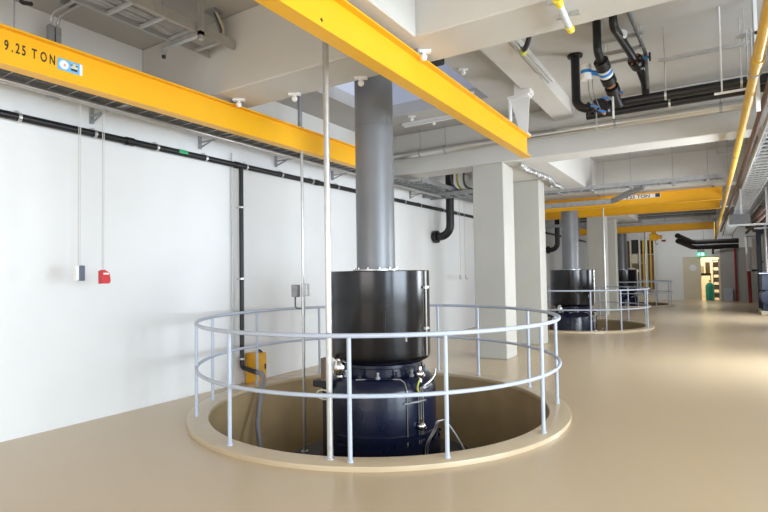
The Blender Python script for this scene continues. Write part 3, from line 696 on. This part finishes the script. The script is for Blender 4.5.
MB().cyl(hd+Vector((-.22,-.03,.02)),hd+Vector((-.22,-.03,.06)),.066,24).build('converter_band','blue',cv2)
for z0 in (0,.05): MB().tube(smoothpts([hd+Vector((-.20+z0,-.03,-.06)),hd+Vector((-.20+z0,.05,-.22)),hd+Vector((-.15+z0,.2,-.40))]),.006,6).build('signal_cable','cable',mv)
vv=thing('valve_pipe','black offset pipe with a round hand valve, right of the flow meter','pipe',(-.75,7,4.3))
MB().tube(bend([(-.87,6.46,ZS),(-.87,6.46,4.46),(-.84,6.70,4.44),(-.72,7.40,4.30),(-.66,7.55,4.10),(-.65,7.55,3.9)],.10,8),.046,18).build('pipe_run','black',vv)
q0=Vector((-.74,7.28,4.325)); q1=Vector((-.715,7.42,4.295)); MB().cyl(q0,q1,.088,24).build('valve_body','black',vv)
for kk in range(6):
    a=2*PI*kk/6; dd=(q1-q0).normalized(); e=dd.cross(Vector((0,0,1))).normalized(); g2=e.cross(dd)
    pb=q0+(e*math.cos(a)+g2*math.sin(a))*.062; MB().cyl(pb-dd*.012,pb+dd*.005,.014,8).build('bolt','brass',vv)
MB().cyl(q0+Vector((.09,0,0)),q0+Vector((.17,0,0)),.016,10).build('valve_stem','blue',vv)
MB().cyl(q0+Vector((.16,0,0)),q0+Vector((.18,0,0)),.055,20).build('handwheel','blackrub',vv)
MB().cyl((-.80,6.70,4.46),(-.815,6.76,4.455),.050,18).build('white_band','white',vv)
MB().tube(bend([(-.72,6.50,ZS),(-.62,7.30,4.40),(-.62,7.5,4.0)],.1),.022,10).build('side_line','cable',vv)
bs=thing('valve_set','cluster of small blue handled valves with a white drain pipe on the black pipes','valve',(-1.15,7.35,3.8))
MB().box(-1.26,-1.06,7.28,7.42,3.74,3.92,.02).build('manifold','black',bs)
for x,z in ((-1.22,3.80),(-1.13,3.72),(-1.08,3.88),(-.92,3.93)):
    v_=MB().cyl((x,7.22,z),(x,7.34,z),.022,12).build('valve_body','brass',bs)
    MB().obox((x-.05,7.21,z+.02),(x+.04,7.21,z-.02),.014,.024).build('lever','blue',v_)
MB().tube(bend([(-1.03,7.28,3.93),(-1.00,7.20,3.93),(-1.00,7.20,3.60)],.04),.014,10).build('drain_pipe','cablew',bs)
MB().cyl((-1.22,7.30,3.50),(-1.22,7.30,3.75),.008,8).build('drain_pipe','galvd',bs)
# strut frames and rods under the slab
def strut(label,p,q,rods,name='strut_channel'):
    t_=thing(name,label,'strut',p,'ceiling struts, top right')
    MB().obox(p,q,.041,.041).build('channel','tray',t_)
    for x,y in rods:
        z0=Vector(p).z; MB().cyl((x,y,z0-.05),(x,y,ZS),.006,6).build('threaded_rod','galv',t_)
    return t_
strut('short grey strut between the two black pipes, nearest of three',(-1.14,6.98,4.52),(-.60,6.98,4.52),[(-1.1,6.98),(-.64,6.98)])
strut('short grey strut between the two black pipes, middle of three',(-1.12,7.18,4.435),(-.62,7.18,4.435),[(-1.09,7.18),(-.66,7.18)])
strut('short grey strut between the two black pipes, farthest of three',(-1.10,7.38,4.385),(-.60,7.38,4.385),[(-1.07,7.38)])
strut('long grey strut on rods above the pair of black pipes',(-.47,7.20,4.22),(.60,7.20,4.22),[(-.40,7.20),(.40,7.20)])
lb=thing('trapeze_bracket','thin L-shaped white rod hanger in front of the black pipes, left of the yellow pipe','hanger',(.15,7.0,3.64))
MB().cyl((.165,7.0,3.63),(.165,7.0,ZS),.009,8).build('threaded_rod','white',lb)
MB().obox((.09,7.0,3.64),(.40,7.0,3.64),.03,.02).build('foot_bar','white',lb)
tz=thing('trapeze_bracket','thin U-shaped rod hanger beyond the beam, left of the yellow pipe','hanger',(.25,11.2,3.74))
for x in (.155,.42): MB().cyl((x,11.2,3.74),(x,11.2,ZS),.008,6).build('threaded_rod','galvd',tz)
MB().obox((.14,11.2,3.74),(.44,11.2,3.74),.03,.02).build('foot_bar','galvd',tz)
vs_=thing('hanger_post','tall white strut post hanging from the ceiling beside the yellow pipe','post',(.49,6.9,3.4))
MB().box(.465,.505,6.88,6.92,3.35,ZS).build('post_channel','white',vs_)
MB().box(.30,.50,6.88,6.92,4.18,4.22).build('arm','tray',vs_)
for x in (.40,.44): MB().cyl((x,6.85,3.7),(x,6.85,4.25),.009,8).build('threaded_rod','galv',vs_)
# yellow gas pipe and companions along the right
gp=thing('gas_pipe','long yellow gas pipe running down the right side of the hall','pipe',(.42,6,3.55))
gpts=[(.42,-4.5,3.55),(.42,3,3.55),(.415,7,3.55),(.405,11.3,3.55),(.36,16.3,3.45),(.28,23,3.27),(.22,29.4,3.12),(.22,29.5,3.12)]
MB().tube(gpts+[(.22,29.56,3.2),(.22,29.56,ZS)],.047,18).build('pipe_run','gas',gp)
for y,x,z in ((6.15,.417,3.55),(10.5,.408,3.55),(13.9,.383,3.50)):
    b=MB(); b.tube([(x,y-.02,z),(x,y+.02,z)],.055,18); b.cyl((x,y,z+.05),(x,y,ZS),.007,6); b.build('pipe_hanger','galvd',gp)
MB().tube([(.417,5.75,3.55),(.417,5.90,3.55)],.056,18).build('coupling','gas',gp)
bp_=thing('brown_pipe','brown pipe running along the right side between the yellow pipe and the tray','pipe',(.58,6,3.6))
MB().tube([(.585,-4.5,3.6),(.585,8,3.6),(.57,14,3.58),(.50,20,3.45),(.40,27,3.3)],.034,14).build('pipe_run','brown',bp_)
for y in (8.4,11,15): MB().cyl((.58,y,3.62),(.58,y,ZS),.007,6).build('pipe_hanger','galvd',bp_)
def rtray(label,x0,x1,z,y0,y1,m_,cables=True):
    t_=thing('cable_ladder',label,'cable tray',((x0+x1)/2,(y0+y1)/2,z),'ladder trays on the right')
    for x in (x0,x1): MB().box(x-.012,x+.012,y0,y1,z,z+.09).build('side_rail','galvd' if x==x0 else m_,t_)
    rungs(m_,t_,[(x0,x1,y,y+.06,z+.004,z+.02) for y in frange(y0+.1,y1,.30)])
    b=MB()
    for i in range(6 if cables else 0):
        x=x0+.05+(x1-x0-.1)*i/5; b.tube([(x+.01*math.sin(q*1.3+i),y0+q*(y1-y0)/20,z+.045) for q in range(21)],.02,6)
    if cables: b.build('cables','cable',t_)
    return t_
rtray('bright ladder tray running along the right side, lowest one',.64,1.00,3.42,2.0,19.0,'galv',False)
rtray('grey ladder tray above the bright one along the right side',.74,1.30,3.60,2.0,29.6,'galvd')
rtray('ladder tray at the far end of the right side, beyond the support bracket',.50,.86,3.20,19.2,29.6,'galv')
tb=thing('tray_bracket','grey support bracket holding the right trays at mid hall','bracket',(1.2,14.0,2.8))
MB().box(.36,2.05,13.97,14.03,2.60,2.64).build('arm','galvd',tb)
MB().box(.37,.76,13.975,13.995,2.64,2.86).build('plate','dplate',tb)
for x in (.60,1.06): MB().box(x-.02,x+.02,14.0,14.04,2.64,3.42).build('post','galvd',tb)
rp=thing('pipe_bundle','dark pipes running along the upper right wall beyond the trays','pipe',(1.5,20,3.0))
for x,z,r_ in ((1.47,3.55,.09),(1.72,3.40,.10),(1.42,3.30,.06),(1.86,3.20,.08)):
    MB().cyl((x,9,z),(x,29.2,z),r_,14).build('pipe_run',random.choice(['blackrub','brown']),rp)
for y in (12,18,23,28.5): MB().box(1.35,2.05,y-.03,y+.03,3.07,3.12).build('wall_bracket','galvd',rp)
dk=thing('dark_pipe_run','black insulated pipes crossing the far end above the door','pipe',(.2,30,3.05))
for z,y0_ in ((3.0,30.1),(2.76,30.4)): MB().tube(bend([(-1.3,y0_-2.0,z+.25),(-.75,y0_,z),(1.15,y0_,z)],.3),.115,16).build('pipe_run','blackrub',dk)
for x in (-.3,.9): MB().cyl((x,30.12,3.0),(x,30.2,ZS),.02,8).build('pipe_hanger','galvd',dk)
MB().tube(bend([(1.1,32.3,2.80),(.1,32.3,2.72),(.1,32.3,2.45)],.08),.05,12).build('branch_pipe','blackrub',dk)
# right end wall items
for lab,x,y,z0,z1,r_,m_ in (('dark red pipe on the end wall right of the far door',1.06,32.45,0,2.72,.045,'redpipe'),):
    t_=thing('red_pipe',lab,'pipe',(x,y,z0)); MB().cyl((x,y,z0),(x,y,z1),r_,14).build('pipe_run',m_,t_)
    for z in (.6,1.7): MB().box(x-.07,x+.07,y+.02,y+.10,z-.02,z+.02).build('pipe_clamp','galvd',t_)
t_=thing('riser_pipe','red riser with a white upper half on the far right wall','pipe',(1.56,30.8,0))
MB().cyl((1.56,30.8,0),(1.53,30.8,1.50),.075,16).build('lower_pipe','redpipe',t_); MB().cyl((1.53,30.8,1.50),(1.48,30.8,3.2),.07,16).build('upper_pipe','white',t_)
MB().cyl((1.53,30.8,1.47),(1.53,30.8,1.53),.10,16).build('flange','redpipe',t_)
t_=thing('wall_panel','tall white panel behind the riser on the far right wall','panel',(1.8,29.6,1.55))
MB().box(1.62,1.92,29.55,29.62,1.60,3.05,.01).build('panel_board','white',t_); MB().box(1.58,1.96,29.50,29.62,1.52,1.60).build('panel_ledge','blackrub',t_)
MB().box(1.92,2.05,29.55,29.60,1.9,2.0).build('wall_bracket','galvd',t_)
t_=thing('steel_post','dark blue steel post at the right edge near the far machine','post',(1.62,25.5,0))
MB().box(1.54,1.70,25.42,25.58,0,3.19,.01).build('post_shaft','dblue',t_); MB().box(1.48,1.76,25.36,25.64,0,.03).build('foot_plate','dblue',t_)
mc=thing('pump_skid','dark machine on a light plinth at the right edge of the far hall','machine',(1.75,23.6,0))
MB().box(1.46,2.03,22.9,24.6,0,.14,.01).build('plinth','cream',mc)
MB().cyl((1.74,23.1,.62),(1.74,24.3,.62),.26,28).build('motor_body','dblue',mc)
for y in (23.2,24.1): MB().box(1.54,1.94,y-.05,y+.05,.14,.50).build('foot','dblue',mc)
MB().box(1.52,1.96,23.3,24.2,.86,1.45,.02).build('control_box','dblue',mc)
MB().box(1.44,2.02,23.0,24.4,1.46,1.50).build('top_plate','lblue',mc)
MB().cyl((1.74,23.8,1.5),(1.74,23.8,3.28),.06,14).build('riser','galv',mc)
t_=thing('floor_cabinet','low pale blue cabinet against the end wall right of the door','cabinet',(.71,YE-.20,0))
MB().box(.53,.90,YE-.30,YE-.06,0,.66,.008).build('cabinet_body','lblue',t_)
for x0_,x1_ in ((.54,.71),(.72,.89)):
    dr=MB().box(x0_,x1_,YE-.31,YE-.30,.03,.63).build('cabinet_door','lblue',t_); MB().box(x0_+.07,x0_+.09,YE-.325,YE-.31,.32,.40).build('handle','galvd',dr)

# ================================================================== FAR TRAYS AND RACK
ut=thing('cable_ladder','long grey cable tray crossing in front of the third beam','cable tray',(-1.7,14.0,3.70))
for y in (13.90,14.22): MB().box(-5.0,.30,y-.012,y+.012,3.70,3.80).build('side_rail','galvd',ut)
rungs('galvd',ut,[(x,x+.03,13.9,14.22,3.705,3.725) for x in frange(-4.9,.3,.3)])
b=MB()
for i in range(5): b.tube([(-5.0+q*.53,13.96+.05*i+.01*math.sin(q+i),3.745) for q in range(11)],.022,6)
b.build('cables','cable',ut)
for x in (-3.3,-2.5,-1.6,-.7,0): 
    bb=MB(); bb.cyl((x,14.02,3.66),(x,14.02,ZS),.007,6); bb.box(x-.03,x+.03,13.86,14.26,3.66,3.70); bb.build('hanger','galvd',ut)
lt=thing('cable_ladder','lower grey cable tray ramping up to the long one, in front of the second duct','cable tray',(-3.2,15.15,3.46))
for y in (15.05,15.28):
    MB().obox((-5.0,y,3.52),(-2.2,y,3.52),.024,.11).build('side_rail','galvd',lt)
    MB().obox((-2.2,y,3.52),(-1.35,y-.9,3.72),.024,.11).build('ramp_rail','galvd',lt)
rungs('galvd',lt,[(x,x+.03,15.05,15.28,3.47,3.49) for x in frange(-4.9,-2.2,.28)])
for x in (-4.4,-2.4): MB().cyl((x,15.16,3.46),(x,15.16,ZS),.007,6).build('hanger','galvd',lt)
ft=thing('cable_ladder','far grey cable tray in front of the fifth beam','cable tray',(-1.7,25.2,3.60))
for y in (25.1,25.4): MB().box(-5.0,.25,y-.012,y+.012,3.60,3.72).build('side_rail','galvd',ft)
rungs('galvd',ft,[(x,x+.03,25.1,25.4,3.605,3.625) for x in frange(-4.9,.25,.3)])
for x in (-3.3,-1.6,0): MB().box(x-.02,x+.02,25.2,25.24,3.6,ZS).build('hanger','galvd',ft)
for z in (3.9,4.05): MB().cyl((-5,25.0,z),(.25,25.0,z),.06,10).build('conduit','cable',ft)
er=thing('equipment_rack','tall cream framed equipment rack with brown panels against the end wall','rack',(-3.4,32.2,0))
for x in (-4.25,-3.78,-3.33,-2.98,-2.60): MB().box(x-.04,x+.04,31.98,32.06,.3,3.5).build('post','cream',er)
MB().box(-4.22,-3.80,32.10,32.16,1.75,3.3).build('panel','brownp',er)
MB().box(-4.22,-3.35,32.02,32.10,1.55,1.72).build('cross_bar','cream',er)
MB().box(-3.74,-3.37,32.10,32.20,2.60,3.35).build('panel','blackrub',er)
MB().box(-3.29,-2.64,32.10,32.20,2.55,3.30).build('panel','blackrub',er)
MB().box(-3.74,-3.37,32.10,32.20,2.05,2.55).build('panel','cream',er)
MB().box(-3.74,-3.02,32.10,32.20,.50,2.0).build('panel','brownp',er)
MB().box(-2.95,-2.64,32.10,32.20,.60,2.5).build('panel','brownp',er)
for x in (-3.15,-2.80): MB().cyl((x,32.05,.5),(x,32.05,3.3),.045,12).build('yellow_pipe','gas',er)
MB().tube(bend([(-3.9,31.95,1.75),(-3.55,31.95,1.75),(-3.55,31.95,.4)],.15),.05,12).build('pipe_bend','cream',er)
MB().box(-4.30,-2.55,31.95,32.25,0,.30).build('plinth','cream',er)
